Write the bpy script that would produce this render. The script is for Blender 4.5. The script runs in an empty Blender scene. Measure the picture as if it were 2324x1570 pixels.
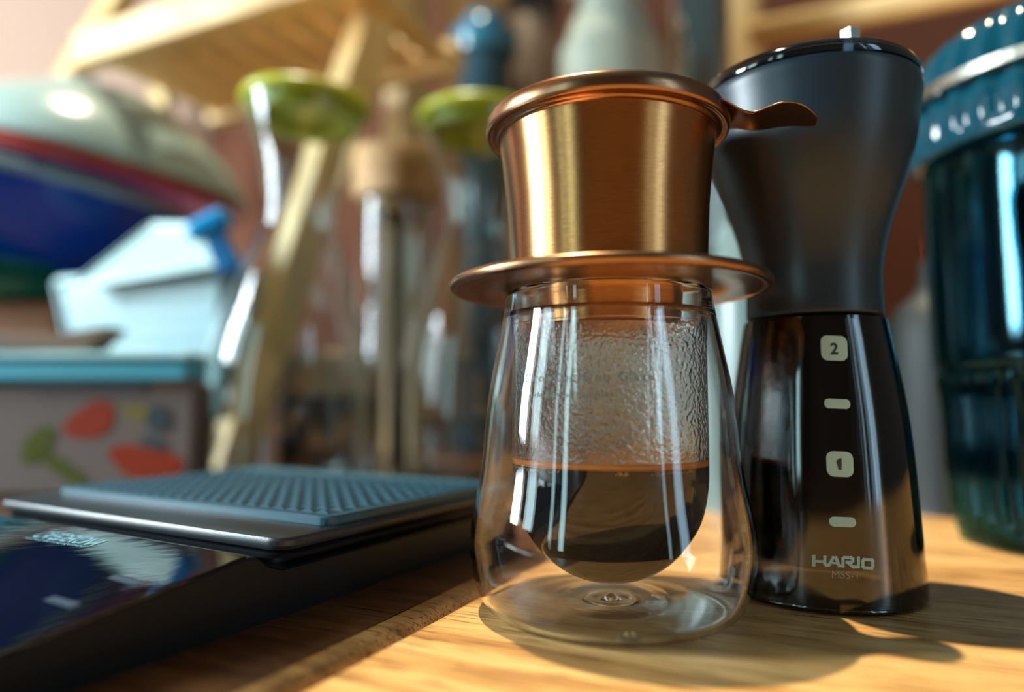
import bpy, bmesh, math, random
from mathutils import Vector, Matrix, noise
random.seed(3)
PI = math.pi
SC = bpy.context.scene
COL = SC.collection

# ------------------------------------------------------------------ camera
FPX, CX, CY = 1620.0, 1162.0, 785.0
PITCH = math.atan(130 / FPX)
ZC = 0.0595
cam = bpy.data.cameras.new('camera'); camo = bpy.data.objects.new('camera', cam); COL.objects.link(camo)
camo.location = (0, 0, ZC); camo.rotation_euler = (PI / 2 + PITCH, 0, 0)
cam.sensor_width = 36; cam.lens = 36 * FPX / 2324
cam.clip_start = 0.01; cam.clip_end = 30
cam.dof.use_dof = True; cam.dof.focus_distance = 0.199; cam.dof.aperture_fstop = 3.1; cam.dof.aperture_blades = 0
SC.camera = camo

# ------------------------------------------------------------------ world, lights, exposure
w = bpy.data.worlds.new('world'); SC.world = w; w.use_nodes = True
w.node_tree.nodes['Background'].inputs[0].default_value = (0.34, 0.56, 0.66, 1)
w.node_tree.nodes['Background'].inputs[1].default_value = 0.20
SUNDIR = Vector((0.0157, -0.0118, -0.0955)).normalized()
def light(name, kind, loc, to, energy, color, **kw):
    l = bpy.data.lights.new(name, kind); l.energy = energy; l.color = color
    for k, v in kw.items(): setattr(l, k, v)
    o = bpy.data.objects.new(name, l); COL.objects.link(o); o.location = loc
    o.rotation_euler = (Vector(to) - Vector(loc)).to_track_quat('-Z', 'Y').to_euler()
    return o
sun = light('sun', 'SUN', (0, 0, 3), Vector((0, 0, 3)) + SUNDIR, 5.6, (1.0, 0.86, 0.62), angle=math.radians(0.9))
light('assumed_window_daylight', 'AREA', (-1.58, 0.20, 0.58), (-0.1, 0.50, 0.2), 66, (0.80, 0.94, 1.0), shape='RECTANGLE', size=0.26, size_y=0.95)  # assumed window out of view, placed from the bright streak on the copper
light('assumed_window_daylight_dim', 'AREA', (-1.58, -0.20, 0.58), (-0.1, 0.40, 0.2), 8, (0.66, 0.92, 1.0), shape='RECTANGLE', size=0.26, size_y=0.95)  # assumed dimmer pane, put in for the teal stripes in the glass
light('rear_left_strip', 'AREA', (-1.24, -1.05, 0.62), (-0.0, 0.25, 0.10), 3.2, (0.55, 0.90, 0.95), shape='RECTANGLE', size=0.13, size_y=1.1)  # added strip light for stripes in the glass, no window behind it
light('rear_left_strip_narrow', 'AREA', (-1.50, -0.86, 0.62), (-0.0, 0.25, 0.10), 1.6, (0.55, 0.90, 0.95), shape='RECTANGLE', size=0.07, size_y=1.1)  # second added strip, narrower, for the same stripes
light('added_right_strip', 'AREA', (1.22, -0.78, 0.55), (0.1, 0.25, 0.10), 3.6, (0.50, 0.78, 1.0), shape='RECTANGLE', size=0.20, size_y=1.2)  # added strip light at the right for the glass reflections, no window there
light('added_right_strip_narrow', 'AREA', (1.00, -1.05, 0.55), (0.1, 0.25, 0.10), 0.8, (0.55, 0.85, 1.0), shape='RECTANGLE', size=0.05, size_y=1.2)  # thinner added light beside it, gives one more reflected stripe, also without a window
vs = SC.view_settings
vs.view_transform = 'Standard'; vs.look = 'None'; vs.gamma = 1; vs.use_curve_mapping = False; vs.exposure = 0.0
SC.cycles.max_bounces = 24; SC.cycles.transmission_bounces = 20; SC.cycles.glossy_bounces = 6
SC.cycles.transparent_max_bounces = 24; SC.cycles.diffuse_bounces = 4
SC.cycles.sample_clamp_indirect = 6.0; SC.cycles.use_denoising = True
SC.cycles.caustics_reflective = True; SC.cycles.caustics_refractive = True; SC.cycles.blur_glossy = 0.4

# ------------------------------------------------------------------ pixel geometry
def ray(u, v):
    c = (u - CX) / FPX; d = (CY - v) / FPX
    return Vector((c, math.cos(PITCH) - d * math.sin(PITCH), math.sin(PITCH) + d * math.cos(PITCH)))
def pY(u, v, Y):
    r = ray(u, v); return Vector((0, 0, ZC)) + r * (Y / r.y)
def pZ(u, v, Z):
    r = ray(u, v); return Vector((0, 0, ZC)) + r * ((Z - ZC) / r.z)
def sil(cx, cy, u, v):
    r = ray(u, v); dist = math.hypot(cx, cy)
    rad = dist * abs(math.sin(math.atan2(r.x, r.y) - math.atan2(cx, cy)))
    return rad, ZC + r.z / math.hypot(r.x, r.y) * math.sqrt(dist * dist - rad * rad)

# ------------------------------------------------------------------ helpers
def mkobj(name, bm, mat, parent=None, smooth=True, recalc=True):
    if recalc: bmesh.ops.recalc_face_normals(bm, faces=bm.faces[:])
    me = bpy.data.meshes.new(name); bm.to_mesh(me); bm.free()
    if smooth:
        me.polygons.foreach_set('use_smooth', [True] * len(me.polygons))
    o = bpy.data.objects.new(name, me); COL.objects.link(o)
    if mat: me.materials.append(mat)
    if parent: o.parent = parent
    return o
def sharp(o, deg=35):
    o.data.set_sharp_from_angle(angle=math.radians(deg)); return o
def tag(o, label, cat, group=None, kind=None):
    o['label'] = label; o['category'] = cat
    if group: o['group'] = group
    if kind: o['kind'] = kind
    return o
def thing(name, label, cat, loc=(0, 0, 0), rot=(0, 0, 0), group=None):
    o = bpy.data.objects.new(name, None); COL.objects.link(o); o.empty_display_size = 0.02
    o.location = loc; o.rotation_euler = rot
    return tag(o, label, cat, group)
def lathe(bm, prof, seg=96, closed=False, c=(0, 0), rfun=None):
    rings = []
    for i, (r, z) in enumerate(prof):
        if r < 1e-7:
            rings.append([bm.verts.new((c[0], c[1], z))])
        else:
            ring = []
            for k in range(seg):
                a = 2 * PI * k / seg
                rr = rfun(r, z, a, i) if rfun else r
                ring.append(bm.verts.new((c[0] + rr * math.cos(a), c[1] + rr * math.sin(a), z)))
            rings.append(ring)
    n = len(rings)
    for i in range(n if closed else n - 1):
        A, B = rings[i], rings[(i + 1) % n]
        if len(A) == 1 and len(B) == 1: continue
        for k in range(seg):
            k2 = (k + 1) % seg
            if len(A) == 1: bm.faces.new((A[0], B[k], B[k2]))
            elif len(B) == 1: bm.faces.new((A[k], A[k2], B[0]))
            else: bm.faces.new((A[k], A[k2], B[k2], B[k]))
    return rings
def smoothprof(pts, n=6):
    out = []
    P = [pts[0]] + list(pts) + [pts[-1]]
    for i in range(1, len(P) - 2):
        p0, p1, p2, p3 = P[i - 1], P[i], P[i + 1], P[i + 2]
        for k in range(n):
            t = k / n
            out.append(tuple(0.5 * ((2 * p1[j]) + (-p0[j] + p2[j]) * t + (2 * p0[j] - 5 * p1[j] + 4 * p2[j] - p3[j]) * t * t + (-p0[j] + 3 * p1[j] - 3 * p2[j] + p3[j]) * t ** 3) for j in (0, 1)))
    out.append(tuple(pts[-1])); return out
def offset(prof, d):
    """offset a profile (r,z) towards the axis side (left normal) by d"""
    out = []
    for i, p in enumerate(prof):
        a = prof[max(0, i - 1)]; b = prof[min(len(prof) - 1, i + 1)]
        tx, tz = b[0] - a[0], b[1] - a[1]; L = math.hypot(tx, tz) or 1
        out.append((max(0.0, p[0] - tz / L * d), p[1] + tx / L * d))
    return out
def shell(outer, t):
    """closed wall profile: outer going bottom centre -> rim, then inner back down"""
    inner = offset(outer, t)
    return outer + inner[::-1]
def box(bm, lo, hi, mat=None):
    v = [bm.verts.new((x, y, z)) for x in (lo[0], hi[0]) for y in (lo[1], hi[1]) for z in (lo[2], hi[2])]
    fs = [(0, 1, 3, 2), (4, 6, 7, 5), (0, 4, 5, 1), (2, 3, 7, 6), (0, 2, 6, 4), (1, 5, 7, 3)]
    for f in fs: bm.faces.new([v[i] for i in f])
    if mat:
        for q in v: q.co = mat @ q.co
    return v
def bevel(o, wd, seg=2, deg=40):
    m = o.modifiers.new('bevel', 'BEVEL'); m.width = wd; m.segments = seg; m.limit_method = 'ANGLE'; m.angle_limit = math.radians(deg)
    sharp(o, 50); return o
def beam(bm, a, b, wx, wy, up=Vector((0, 1, 0))):
    """box from a to b with section wx (across) by wy (along up)"""
    a = Vector(a); b = Vector(b); d = (b - a).normalized(); s = d.cross(up).normalized(); t = s.cross(d).normalized()
    vs_ = []
    for p in (a, b):
        for sx, sy in ((-1, -1), (1, -1), (1, 1), (-1, 1)):
            vs_.append(bm.verts.new(p + s * sx * wx / 2 + t * sy * wy / 2))
    for f in ((0, 1, 2, 3), (7, 6, 5, 4), (0, 4, 5, 1), (1, 5, 6, 2), (2, 6, 7, 3), (3, 7, 4, 0)):
        bm.faces.new([vs_[i] for i in f])
def tube(bm, pts, rad, seg=12, cap=True, closed=False):
    pts = [Vector(p) for p in pts]; n = len(pts); rings = []
    for i, p in enumerate(pts):
        a = pts[(i - 1) % n] if (closed or i) else pts[0]; b = pts[(i + 1) % n] if (closed or i < n - 1) else pts[-1]
        d = (b - a).normalized(); ref = Vector((0, 0, 1)) if abs(d.z) < .9 else Vector((1, 0, 0))
        s = d.cross(ref).normalized(); t = s.cross(d)
        r = rad[i] if isinstance(rad, (list, tuple)) else rad
        rings.append([bm.verts.new(p + (s * math.cos(2 * PI * k / seg) + t * math.sin(2 * PI * k / seg)) * r) for k in range(seg)])
    for i in range(n if closed else n - 1):
        A, B = rings[i], rings[(i + 1) % n]
        for k in range(seg): bm.faces.new((A[k], A[(k + 1) % seg], B[(k + 1) % seg], B[k]))
    if cap and not closed: bm.faces.new(rings[0][::-1]); bm.faces.new(rings[-1])
def rrect(w_, h_, r, n=6):
    """rounded rectangle outline from (0,0) to (w,h)"""
    out = []
    for cx_, cy_, a0 in ((w_ - r, r, -PI / 2), (w_ - r, h_ - r, 0), (r, h_ - r, PI / 2), (r, r, PI)):
        for k in range(n + 1):
            a = a0 + PI / 2 * k / n; out.append((cx_ + r * math.cos(a), cy_ + r * math.sin(a)))
    return out
def slab(bm, outline, levels, f):
    """stack of outlines: levels = [(inset, z)], f maps (x,y,z)->Vector"""
    n = len(outline); cxm = sum(p[0] for p in outline) / n; cym = sum(p[1] for p in outline) / n
    xs = [p[0] for p in outline]; ys = [p[1] for p in outline]; W = max(xs) - min(xs); H = max(ys) - min(ys)
    rings = []
    for ins, z in levels:
        rings.append([bm.verts.new(f(cxm + (x - cxm) * (1 - 2 * ins / W), cym + (y - cym) * (1 - 2 * ins / H), z)) for x, y in outline])
    for A, B in zip(rings, rings[1:]):
        for k in range(n): bm.faces.new((A[k], A[(k + 1) % n], B[(k + 1) % n], B[k]))
    bm.faces.new(rings[0][::-1]); bm.faces.new(rings[-1])

# ------------------------------------------------------------------ materials
def mat(name, color=(0.8, 0.8, 0.8), rough=0.5, metal=0.0, **kw):
    m = bpy.data.materials.new(name); m.use_nodes = True
    b = m.node_tree.nodes['Principled BSDF']
    b.inputs['Base Color'].default_value = (*color, 1); b.inputs['Roughness'].default_value = rough; b.inputs['Metallic'].default_value = metal
    for k, v in kw.items(): b.inputs[k].default_value = v
    return m
def nd(m, t, **kw):
    n = m.node_tree.nodes.new(t)
    for k, v in kw.items():
        if isinstance(k, str) and hasattr(n, k): setattr(n, k, v)
        else: n.inputs[k].default_value = v
    return n
def ln(m, a, b): m.node_tree.links.new(a, b)
def ramp(m, fac, stops):
    r = nd(m, 'ShaderNodeValToRGB'); ln(m, fac, r.inputs[0])
    e = r.color_ramp.elements
    while len(e) < len(stops): e.new(0.5)
    for x, (p, c) in zip(e, stops): x.position = p; x.color = (*c, 1)
    return r.outputs[0]
def coords(m, scale=(1, 1, 1), rot=(0, 0, 0)):
    tc = nd(m, 'ShaderNodeTexCoord'); mp = nd(m, 'ShaderNodeMapping'); ln(m, tc.outputs['Object'], mp.inputs[0])
    mp.inputs['Scale'].default_value = scale; mp.inputs['Rotation'].default_value = rot
    return mp.outputs[0]
def bump(m, h, strength=0.3, dist=0.001):
    b = nd(m, 'ShaderNodeBump'); b.inputs['Strength'].default_value = strength; b.inputs['Distance'].default_value = dist
    ln(m, h, b.inputs['Height']); ln(m, b.outputs[0], m.node_tree.nodes['Principled BSDF'].inputs['Normal'])
def wood(name, dark, mid, light_, rot=0.0, scale=1.0, rough=0.45, axis='x', pores=True):
    m = mat(name, mid, rough); b = m.node_tree.nodes['Principled BSDF']
    # two steps: rotate into grain frame, then stretch along it
    v0 = coords(m, (1, 1, 1), (0, 0, rot))
    s = {'x': (9, 120, 120), 'y': (120, 9, 120), 'z': (120, 120, 9)}[axis]
    mp = nd(m, 'ShaderNodeMapping'); ln(m, v0, mp.inputs[0]); mp.inputs['Scale'].default_value = tuple(q * scale for q in s)
    n1 = nd(m, 'ShaderNodeTexNoise'); ln(m, mp.outputs[0], n1.inputs['Vector']); n1.inputs['Scale'].default_value = 1.0; n1.inputs['Detail'].default_value = 6; n1.inputs['Distortion'].default_value = 0.6
    col = ramp(m, n1.outputs[0], [(0.3, dark), (0.5, mid), (0.72, light_)])
    s2 = {'x': (45, 1500, 1500), 'y': (1500, 45, 1500), 'z': (1500, 1500, 45)}[axis]
    mp2 = nd(m, 'ShaderNodeMapping'); ln(m, v0, mp2.inputs[0]); mp2.inputs['Scale'].default_value = tuple(q * scale for q in s2)
    n2 = nd(m, 'ShaderNodeTexNoise'); ln(m, mp2.outputs[0], n2.inputs['Vector']); n2.inputs['Scale'].default_value = 1.0; n2.inputs['Detail'].default_value = 3
    pr = ramp(m, n2.outputs[0], [(0.39, (0.20, 0.14, 0.10)), (0.46, (1, 1, 1))])
    mx = nd(m, 'ShaderNodeMix'); mx.data_type = 'RGBA'; mx.blend_type = 'MULTIPLY'; mx.inputs[0].default_value = 0.9 if pores else 0.2
    ln(m, col, mx.inputs[6]); ln(m, pr, mx.inputs[7]); ln(m, mx.outputs[2], b.inputs['Base Color'])
    bump(m, n2.outputs[0], 0.35, 0.0004)
    return m
def glass(name, color=(1, 1, 1), rough=0.0, ior=1.47):
    m = mat(name, color, rough); b = m.node_tree.nodes['Principled BSDF']
    b.inputs['Transmission Weight'].default_value = 1.0; b.inputs['IOR'].default_value = ior
    return m
def thin(name, tint, ior=1.5, rough=0.03, gloss=(1, 1, 1), boost=1.0):
    """thin clear wall: tinted straight-through transmission with Fresnel reflection"""
    m = bpy.data.materials.new(name); m.use_nodes = True; nt = m.node_tree
    nt.nodes.remove(nt.nodes['Principled BSDF']); out = nt.nodes['Material Output']
    tr = nd(m, 'ShaderNodeBsdfTransparent'); tr.inputs[0].default_value = (*tint, 1)
    gl = nd(m, 'ShaderNodeBsdfGlossy'); gl.inputs['Roughness'].default_value = rough; gl.inputs[0].default_value = (*gloss, 1)
    fr = nd(m, 'ShaderNodeFresnel'); fr.inputs[0].default_value = ior
    mu = nd(m, 'ShaderNodeMath'); mu.operation = 'MULTIPLY'; mu.inputs[1].default_value = boost; mu.use_clamp = True; ln(m, fr.outputs[0], mu.inputs[0])
    mx = nd(m, 'ShaderNodeMixShader'); ln(m, mu.outputs[0], mx.inputs[0]); ln(m, tr.outputs[0], mx.inputs[1]); ln(m, gl.outputs[0], mx.inputs[2]); ln(m, mx.outputs[0], out.inputs[0])
    return m

GROT = math.atan2(0.42, 0.91)      # table grain runs along (0.91, -0.42)
M = {}
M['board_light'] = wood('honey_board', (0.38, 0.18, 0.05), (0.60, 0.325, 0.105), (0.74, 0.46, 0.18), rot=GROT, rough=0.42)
M['board_shaded'] = wood('shaded_board', (0.07, 0.022, 0.005), (0.125, 0.043, 0.010), (0.18, 0.070, 0.018), rot=GROT, rough=0.38)  # same wood as the right board, its shade put into the colour
M['rack'] = wood('pine_rack', (0.60, 0.34, 0.12), (0.76, 0.49, 0.19), (0.84, 0.60, 0.28), axis='z', scale=0.3, rough=0.5, pores=False)
M['rack_h'] = wood('pine_slat', (0.60, 0.34, 0.11), (0.76, 0.47, 0.17), (0.84, 0.58, 0.25), axis='x', scale=0.3, rough=0.5, pores=False)
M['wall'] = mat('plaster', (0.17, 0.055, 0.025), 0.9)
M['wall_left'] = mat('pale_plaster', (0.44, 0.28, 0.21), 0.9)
M['glass'] = glass('clear_glass', (1, 1, 1))
M['water'] = glass('water', (1, 1, 1), 0.0, 1.33)
M['clear'] = glass('thick_clear_glass', (0.93, 0.98, 0.97))
M['smoke'] = thin('smoked_plastic', (0.42, 0.43, 0.43), 1.52, 0.06, boost=1.3)
M['bluejar'] = thin('blue_glass', (0.06, 0.34, 0.42), 1.5, 0.07, (0.35, 0.80, 0.95), boost=0.8)
M['steel'] = mat('steel', (0.72, 0.78, 0.78), 0.22, 1.0)
M['green'] = mat('green_silicone', (0.40, 0.46, 0.010), 0.35)
M['navy'] = mat('navy_plastic', (0.010, 0.024, 0.040), 0.36)
M['black'] = mat('black_plastic', (0.012, 0.015, 0.018), 0.35)
M['darkceramic'] = mat('black_burr', (0.012, 0.012, 0.012), 0.5)
M['print'] = mat('pale_print', (0.36, 0.54, 0.50), 0.5)
M['ink'] = mat('dark_ink', (0.02, 0.03, 0.03), 0.6)
M['cork'] = wood('cork_lid', (0.36, 0.20, 0.08), (0.48, 0.28, 0.12), (0.58, 0.36, 0.17), axis='x', scale=1.2, rough=0.7, pores=False)

# brushed copper: fine horizontal scratches around the axis
def copper(name, col=(0.50, 0.235, 0.08), rough=0.27, brushed=True):
    m = mat(name, col, rough, 1.0); b = m.node_tree.nodes['Principled BSDF']
    tc = nd(m, 'ShaderNodeTexCoord'); mp = nd(m, 'ShaderNodeMapping'); ln(m, tc.outputs['Object'], mp.inputs[0]); mp.inputs['Scale'].default_value = (320, 320, 9000)
    n = nd(m, 'ShaderNodeTexNoise'); ln(m, mp.outputs[0], n.inputs['Vector']); n.inputs['Scale'].default_value = 1; n.inputs['Detail'].default_value = 3
    cr = ramp(m, n.outputs[0], [(0.35, tuple(c * 0.80 for c in col)), (0.65, tuple(min(1, c * 1.12) for c in col))])
    ln(m, cr, b.inputs['Base Color'])
    if brushed:
        bump(m, n.outputs[0], 0.32, 0.00006)
        b.inputs['Coat Weight'].default_value = 0.2; b.inputs['Coat Roughness'].default_value = 0.22; b.inputs['Anisotropic'].default_value = 0.8; b.inputs['Anisotropic Rotation'].default_value = 0.25
        tg = nd(m, 'ShaderNodeTangent'); tg.direction_type = 'RADIAL'; tg.axis = 'Z'; ln(m, tg.outputs[0], b.inputs['Tangent'])
    return m
M['copper'] = copper('brushed_copper')
M['copper2'] = copper('satin_copper', (0.36, 0.19, 0.10), 0.27, brushed=False)

# ------------------------------------------------------------------ room
def structure(name, lo, hi, m):
    bm = bmesh.new(); box(bm, lo, hi); o = mkobj(name, bm, m, smooth=False); o['kind'] = 'structure'; return o
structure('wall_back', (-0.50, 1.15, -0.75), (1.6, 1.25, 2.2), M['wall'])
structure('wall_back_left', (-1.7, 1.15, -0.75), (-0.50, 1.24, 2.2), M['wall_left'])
structure('floor', (-1.7, -1.6, -0.80), (1.6, 1.25, -0.75), mat('floor_tile', (0.30, 0.22, 0.17), 0.6))
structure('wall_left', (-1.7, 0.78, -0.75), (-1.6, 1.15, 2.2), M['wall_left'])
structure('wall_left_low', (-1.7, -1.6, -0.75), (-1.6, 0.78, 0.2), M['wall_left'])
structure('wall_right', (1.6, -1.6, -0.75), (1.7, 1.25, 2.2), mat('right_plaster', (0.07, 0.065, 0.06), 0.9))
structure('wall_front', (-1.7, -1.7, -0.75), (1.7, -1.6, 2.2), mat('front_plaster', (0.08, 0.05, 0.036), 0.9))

# ------------------------------------------------------------------ table
# seam line between the boards
S0 = pZ(690, 1568, 0); S1 = pZ(1100, 1348, 0)
AD = (S1 - S0).normalized(); AD.z = 0; AD.normalize()
BD = Vector((AD.y, -AD.x, 0))                  # to the right of the seam
table = thing('wooden_table', 'honey coloured wooden table of two boards under the coffee glass and the scale', 'table')
def board(name, s_lo, s_hi, a_lo, a_hi, z_top, m, th=0.018):
    bm = bmesh.new(); mm = Matrix(((BD.x, AD.x, 0, S0.x), (BD.y, AD.y, 0, S0.y), (0, 0, 1, 0), (0, 0, 0, 1)))
    box(bm, (s_lo, a_lo, z_top - th), (s_hi, a_hi, z_top), mm)
    return mkobj(name, bm, m, table, smooth=False)
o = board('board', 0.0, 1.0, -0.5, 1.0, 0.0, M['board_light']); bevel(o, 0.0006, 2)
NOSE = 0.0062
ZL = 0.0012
o = board('board', -1.3, -NOSE - 0.004, -0.5, 1.4, ZL, M['board_shaded'])
# rounded nosing strip along the left board, in two lengths with a butt joint
def nosing(a0, a1):
    bm = bmesh.new(); rings = []
    prof = [(-0.0045 - NOSE, ZL)] + [(-NOSE - 0.0005 + NOSE * math.sin(t) * 0.93, ZL - NOSE + NOSE * math.cos(t)) for t in [PI / 2 * k / 8 for k in range(9)]] + [(-0.0012, -0.018), (-0.0045 - NOSE, -0.018)]
    n = max(2, int((a1 - a0) / 0.01))
    for i in range(n + 1):
        a = a0 + (a1 - a0) * i / n
        rings.append([bm.verts.new(S0 + BD * s + AD * a + Vector((0, 0, z))) for s, z in prof])
    for A, B in zip(rings, rings[1:]):
        for k in range(len(prof)): bm.faces.new((A[k], A[(k + 1) % len(prof)], B[(k + 1) % len(prof)], B[k]))
    bm.faces.new(rings[0][::-1]); bm.faces.new(rings[-1])
    return sharp(mkobj('nosing_strip', bm, M['nosing'], table), 50)
M['nosing'] = wood('nosing_wood', (0.24, 0.10, 0.03), (0.48, 0.23, 0.065), (0.58, 0.31, 0.10), rot=GROT, rough=0.4)  # mid tone between the two boards
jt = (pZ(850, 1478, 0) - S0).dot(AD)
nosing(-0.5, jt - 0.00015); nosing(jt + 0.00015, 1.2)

# ------------------------------------------------------------------ glass, coffee, dripper
GA, GD = math.radians(7.68), 0.2152
GX, GY = GD * math.sin(GA), GD * math.cos(GA)
def gs(u, v): return sil(GX, GY, u, v)
cup = thing('double_wall_glass', 'clear double wall glass half full of black coffee on the light board', 'glass', (GX, GY, 0.0))
# outer wall measured from its left silhouette
outer = [(0.0, 0.0022), (0.012, 0.0018), (0.024, 0.0006), (0.0305, 0.0003)]
for u, v in ((1104, 1377), (1079, 1345), (1064, 1300), (1062, 1259), (1072, 1168), (1092, 1060), (1108, 905), (1126, 804), (1143, 715)):
    r, z = gs(u, v); outer.append((r, z))
print('GLASS', [(round(a, 4), round(b, 4)) for a, b in outer])
RT, ZT = gs(1148, 668); ZT = 0.0923
outer = [(0.0, 0.0022), (0.012, 0.0018), (0.026, 0.0005), (0.0328, 0.0002), (0.0368, 0.0026), (0.0392, 0.0072), (0.0407, 0.0140), (0.0412, 0.0195)] + outer[8:] 
outer.append((RT, ZT - 0.0012))
ro = smoothprof(outer, 6)
RI = gs(1163, 1050)[0]
ZCOF = 0.0420
WT = 0.0014
# inner cup, outside face (towards the gap)
zb = gs(1390, 1317)[1]
inner_out = [(0.0, 0.0080), (0.008, 0.0088), (0.0152, 0.0122), (0.0215, 0.0180), (0.0262, 0.0258), (RI - 0.0004, 0.0350), (RI, 0.0450), (RI, 0.0600), (RI + 0.0001, 0.0750), (RI + 0.0004, 0.0850), (RT - 0.0022, 0.0915)]
io = smoothprof(inner_out, 6)
ii = offset(io, 0.0011)
bm = bmesh.new()
rim = [(RT - 0.0002, ZT - 0.0004), (RT - 0.0009, ZT), (RT - 0.0018, ZT), (RT - 0.0027, ZT - 0.0006)]
rim_in = [(min(r, RT - 0.0033), z) for r, z in ii]
lathe(bm, ro + rim + rim_in[::-1], 160)
bmesh.ops.recalc_face_normals(bm, faces=bm.faces[:])
old = set(bm.faces)
# air gap between the walls
gap_out = offset(ro, WT)
gap_out = [(r, z) for r, z in gap_out if z < ZT - 0.006]
floor_w = []
for r, z in gap_out:                       # uneven pulled-glass floor with a sealed nub
    if r < 0.016 and z < 0.01:
        z = z + 0.0006 * math.cos(r / 0.0016) * math.exp(-(r / 0.008) ** 2) + 0.0012 * math.exp(-(r / 0.003) ** 2)
    floor_w.append((r, z))
extra = [(0.001 * k, None) for k in range(0, 17)]
base = [(0.0, 0.0047)] + [(0.0008 * k, 0.0032 + 0.0006 * math.cos(0.0008 * k / 0.0011) * math.exp(-(0.0008 * k / 0.008) ** 2) + 0.0009 * math.exp(-(0.0008 * k / 0.0030) ** 2)) for k in range(1, 22)]
gap_out = base + [(r, z) for r, z in floor_w if r > 0.0178 or z > 0.008]
gap_in = [(r, z) for r, z in io if z < ZT - 0.006]
tmp = bmesh.new()
lathe(tmp, gap_out + gap_in[::-1], 160)
bmesh.ops.recalc_face_normals(tmp, faces=tmp.faces[:])
bmesh.ops.reverse_faces(tmp, faces=tmp.faces[:])
tm = bpy.data.meshes.new('tmp'); tmp.to_mesh(tm); tmp.free(); bm.from_mesh(tm); bpy.data.meshes.remove(tm)
gb = mkobj('glass_body', bm, M['glass'], cup, recalc=False)

# condensation: a film of water drops on the inside of the inner wall
bm = bmesh.new()
rin = RI - 0.0011
z0, z1 = ZCOF + 0.0004, gs(1390, 742)[1]
nz, na = 200, 840
inner_ring = []; outer_ring = []
for i in range(nz + 1):
    t = i / nz; z = z0 + (z1 - z0) * t
    A = []; B = []
    for k in range(na):
        a = 2 * PI * k / na
        p = Vector((math.cos(a) * rin, math.sin(a) * rin, z))
        h = noise.noise(p * 1150) * 0.6 + noise.noise(p * 2100 + Vector((3, 1, 7))) * 0.35
        big = max(0.0, noise.noise(p * 700 + Vector((9, 9, 2))))
        env = min(1.0, t * 18) * min(1.0, (1 - t) * 7 + 0.02)
        d = 0.00006 + env * max(0.0, 0.00009 + 0.00028 * h + 0.00030 * big)
        r0 = rin - 0.00003 + 0.00004
        A.append(bm.verts.new((math.cos(a) * (r0 - 0.00004), math.sin(a) * (r0 - 0.00004), z)))
        B.append(bm.verts.new((math.cos(a) * (r0 - 0.00004 - d), math.sin(a) * (r0 - 0.00004 - d), z)))
    outer_ring.append(A); inner_ring.append(B)
for i in range(nz):
    for k in range(na):
        k2 = (k + 1) % na
        bm.faces.new((outer_ring[i][k], outer_ring[i][k2], outer_ring[i + 1][k2], outer_ring[i + 1][k]))
        bm.faces.new((inner_ring[i][k2], inner_ring[i][k], inner_ring[i + 1][k], inner_ring[i + 1][k2]))
for k in range(na):
    k2 = (k + 1) % na
    bm.faces.new((outer_ring[0][k2], outer_ring[0][k], inner_ring[0][k], inner_ring[0][k2]))
    bm.faces.new((outer_ring[nz][k], outer_ring[nz][k2], inner_ring[nz][k2], inner_ring[nz][k]))
o = mkobj('condensation', bm, M['water'], cup, recalc=False); o['kind'] = 'stuff'

# coffee
M['coffee'] = mat('black_coffee', (0.010, 0.0045, 0.0025), 0.05, **{'IOR': 1.34})
M['crema'] = mat('crema', (0.90, 0.30, 0.045), 0.45)
bm = bmesh.new()
cp = [(max(0, r), z) for r, z in offset(io, 0.0008) if z < ZCOF]
rc = cp[-1][0]
lathe(bm, cp + [(rc, ZCOF), (0, ZCOF)], 128)
o = sharp(mkobj('coffee', bm, M['coffee'], cup), 50)
bm = bmesh.new()
lathe(bm, [(0, ZCOF + 0.0006), (rc - 0.0016, ZCOF + 0.0007), (rc - 0.0007, ZCOF + 0.0010), (rc - 0.0003, ZCOF + 0.0018), (rc, ZCOF + 0.0018), (rc, ZCOF + 0.0001), (0, ZCOF + 0.0001)], 128)
mkobj('crema', bm, M['crema'], cup)
M['bubble'] = mat('foam', (0.75, 0.48, 0.16), 0.15)
bm = bmesh.new()
for k in range(110):
    if k < 60: a = math.radians(random.uniform(183, 236))
    elif k < 80: a = math.radians(random.uniform(266, 272))
    else: a = math.radians(random.uniform(285, 316))
    r = random.uniform(0.00013, 0.00030)
    bmesh.ops.create_icosphere(bm, subdivisions=1, radius=r, matrix=Matrix.Translation((math.cos(a) * (rc + 0.0001), math.sin(a) * (rc + 0.0001), ZCOF - 0.0004 + random.uniform(-0.0006, 0.0001))))
o = mkobj('foam_bubbles', bm, M['bubble'], cup); o['kind'] = 'stuff'

# stray water drops low on the front of the glass
for (u, v), q in (((1420, 1428), 0.0016), ((1434, 1434), 0.0011), ((1408, 1434), 0.0009)):
    pp = pZ(u, v, 0.0038) - Vector((GX, GY, 0)); rr0 = 0.0372
    pp = Vector((pp.x, -math.sqrt(max(0, rr0 ** 2 - pp.x ** 2)), 0.0036 + (1434 - v) * 0.0001))
    bm = bmesh.new(); bmesh.ops.create_icosphere(bm, subdivisions=2, radius=q, matrix=Matrix.Translation(pp) @ Matrix.Diagonal((1.2, 0.5, 0.9, 1)))
    mkobj('water_drop', bm, M['water'], cup)

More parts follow.
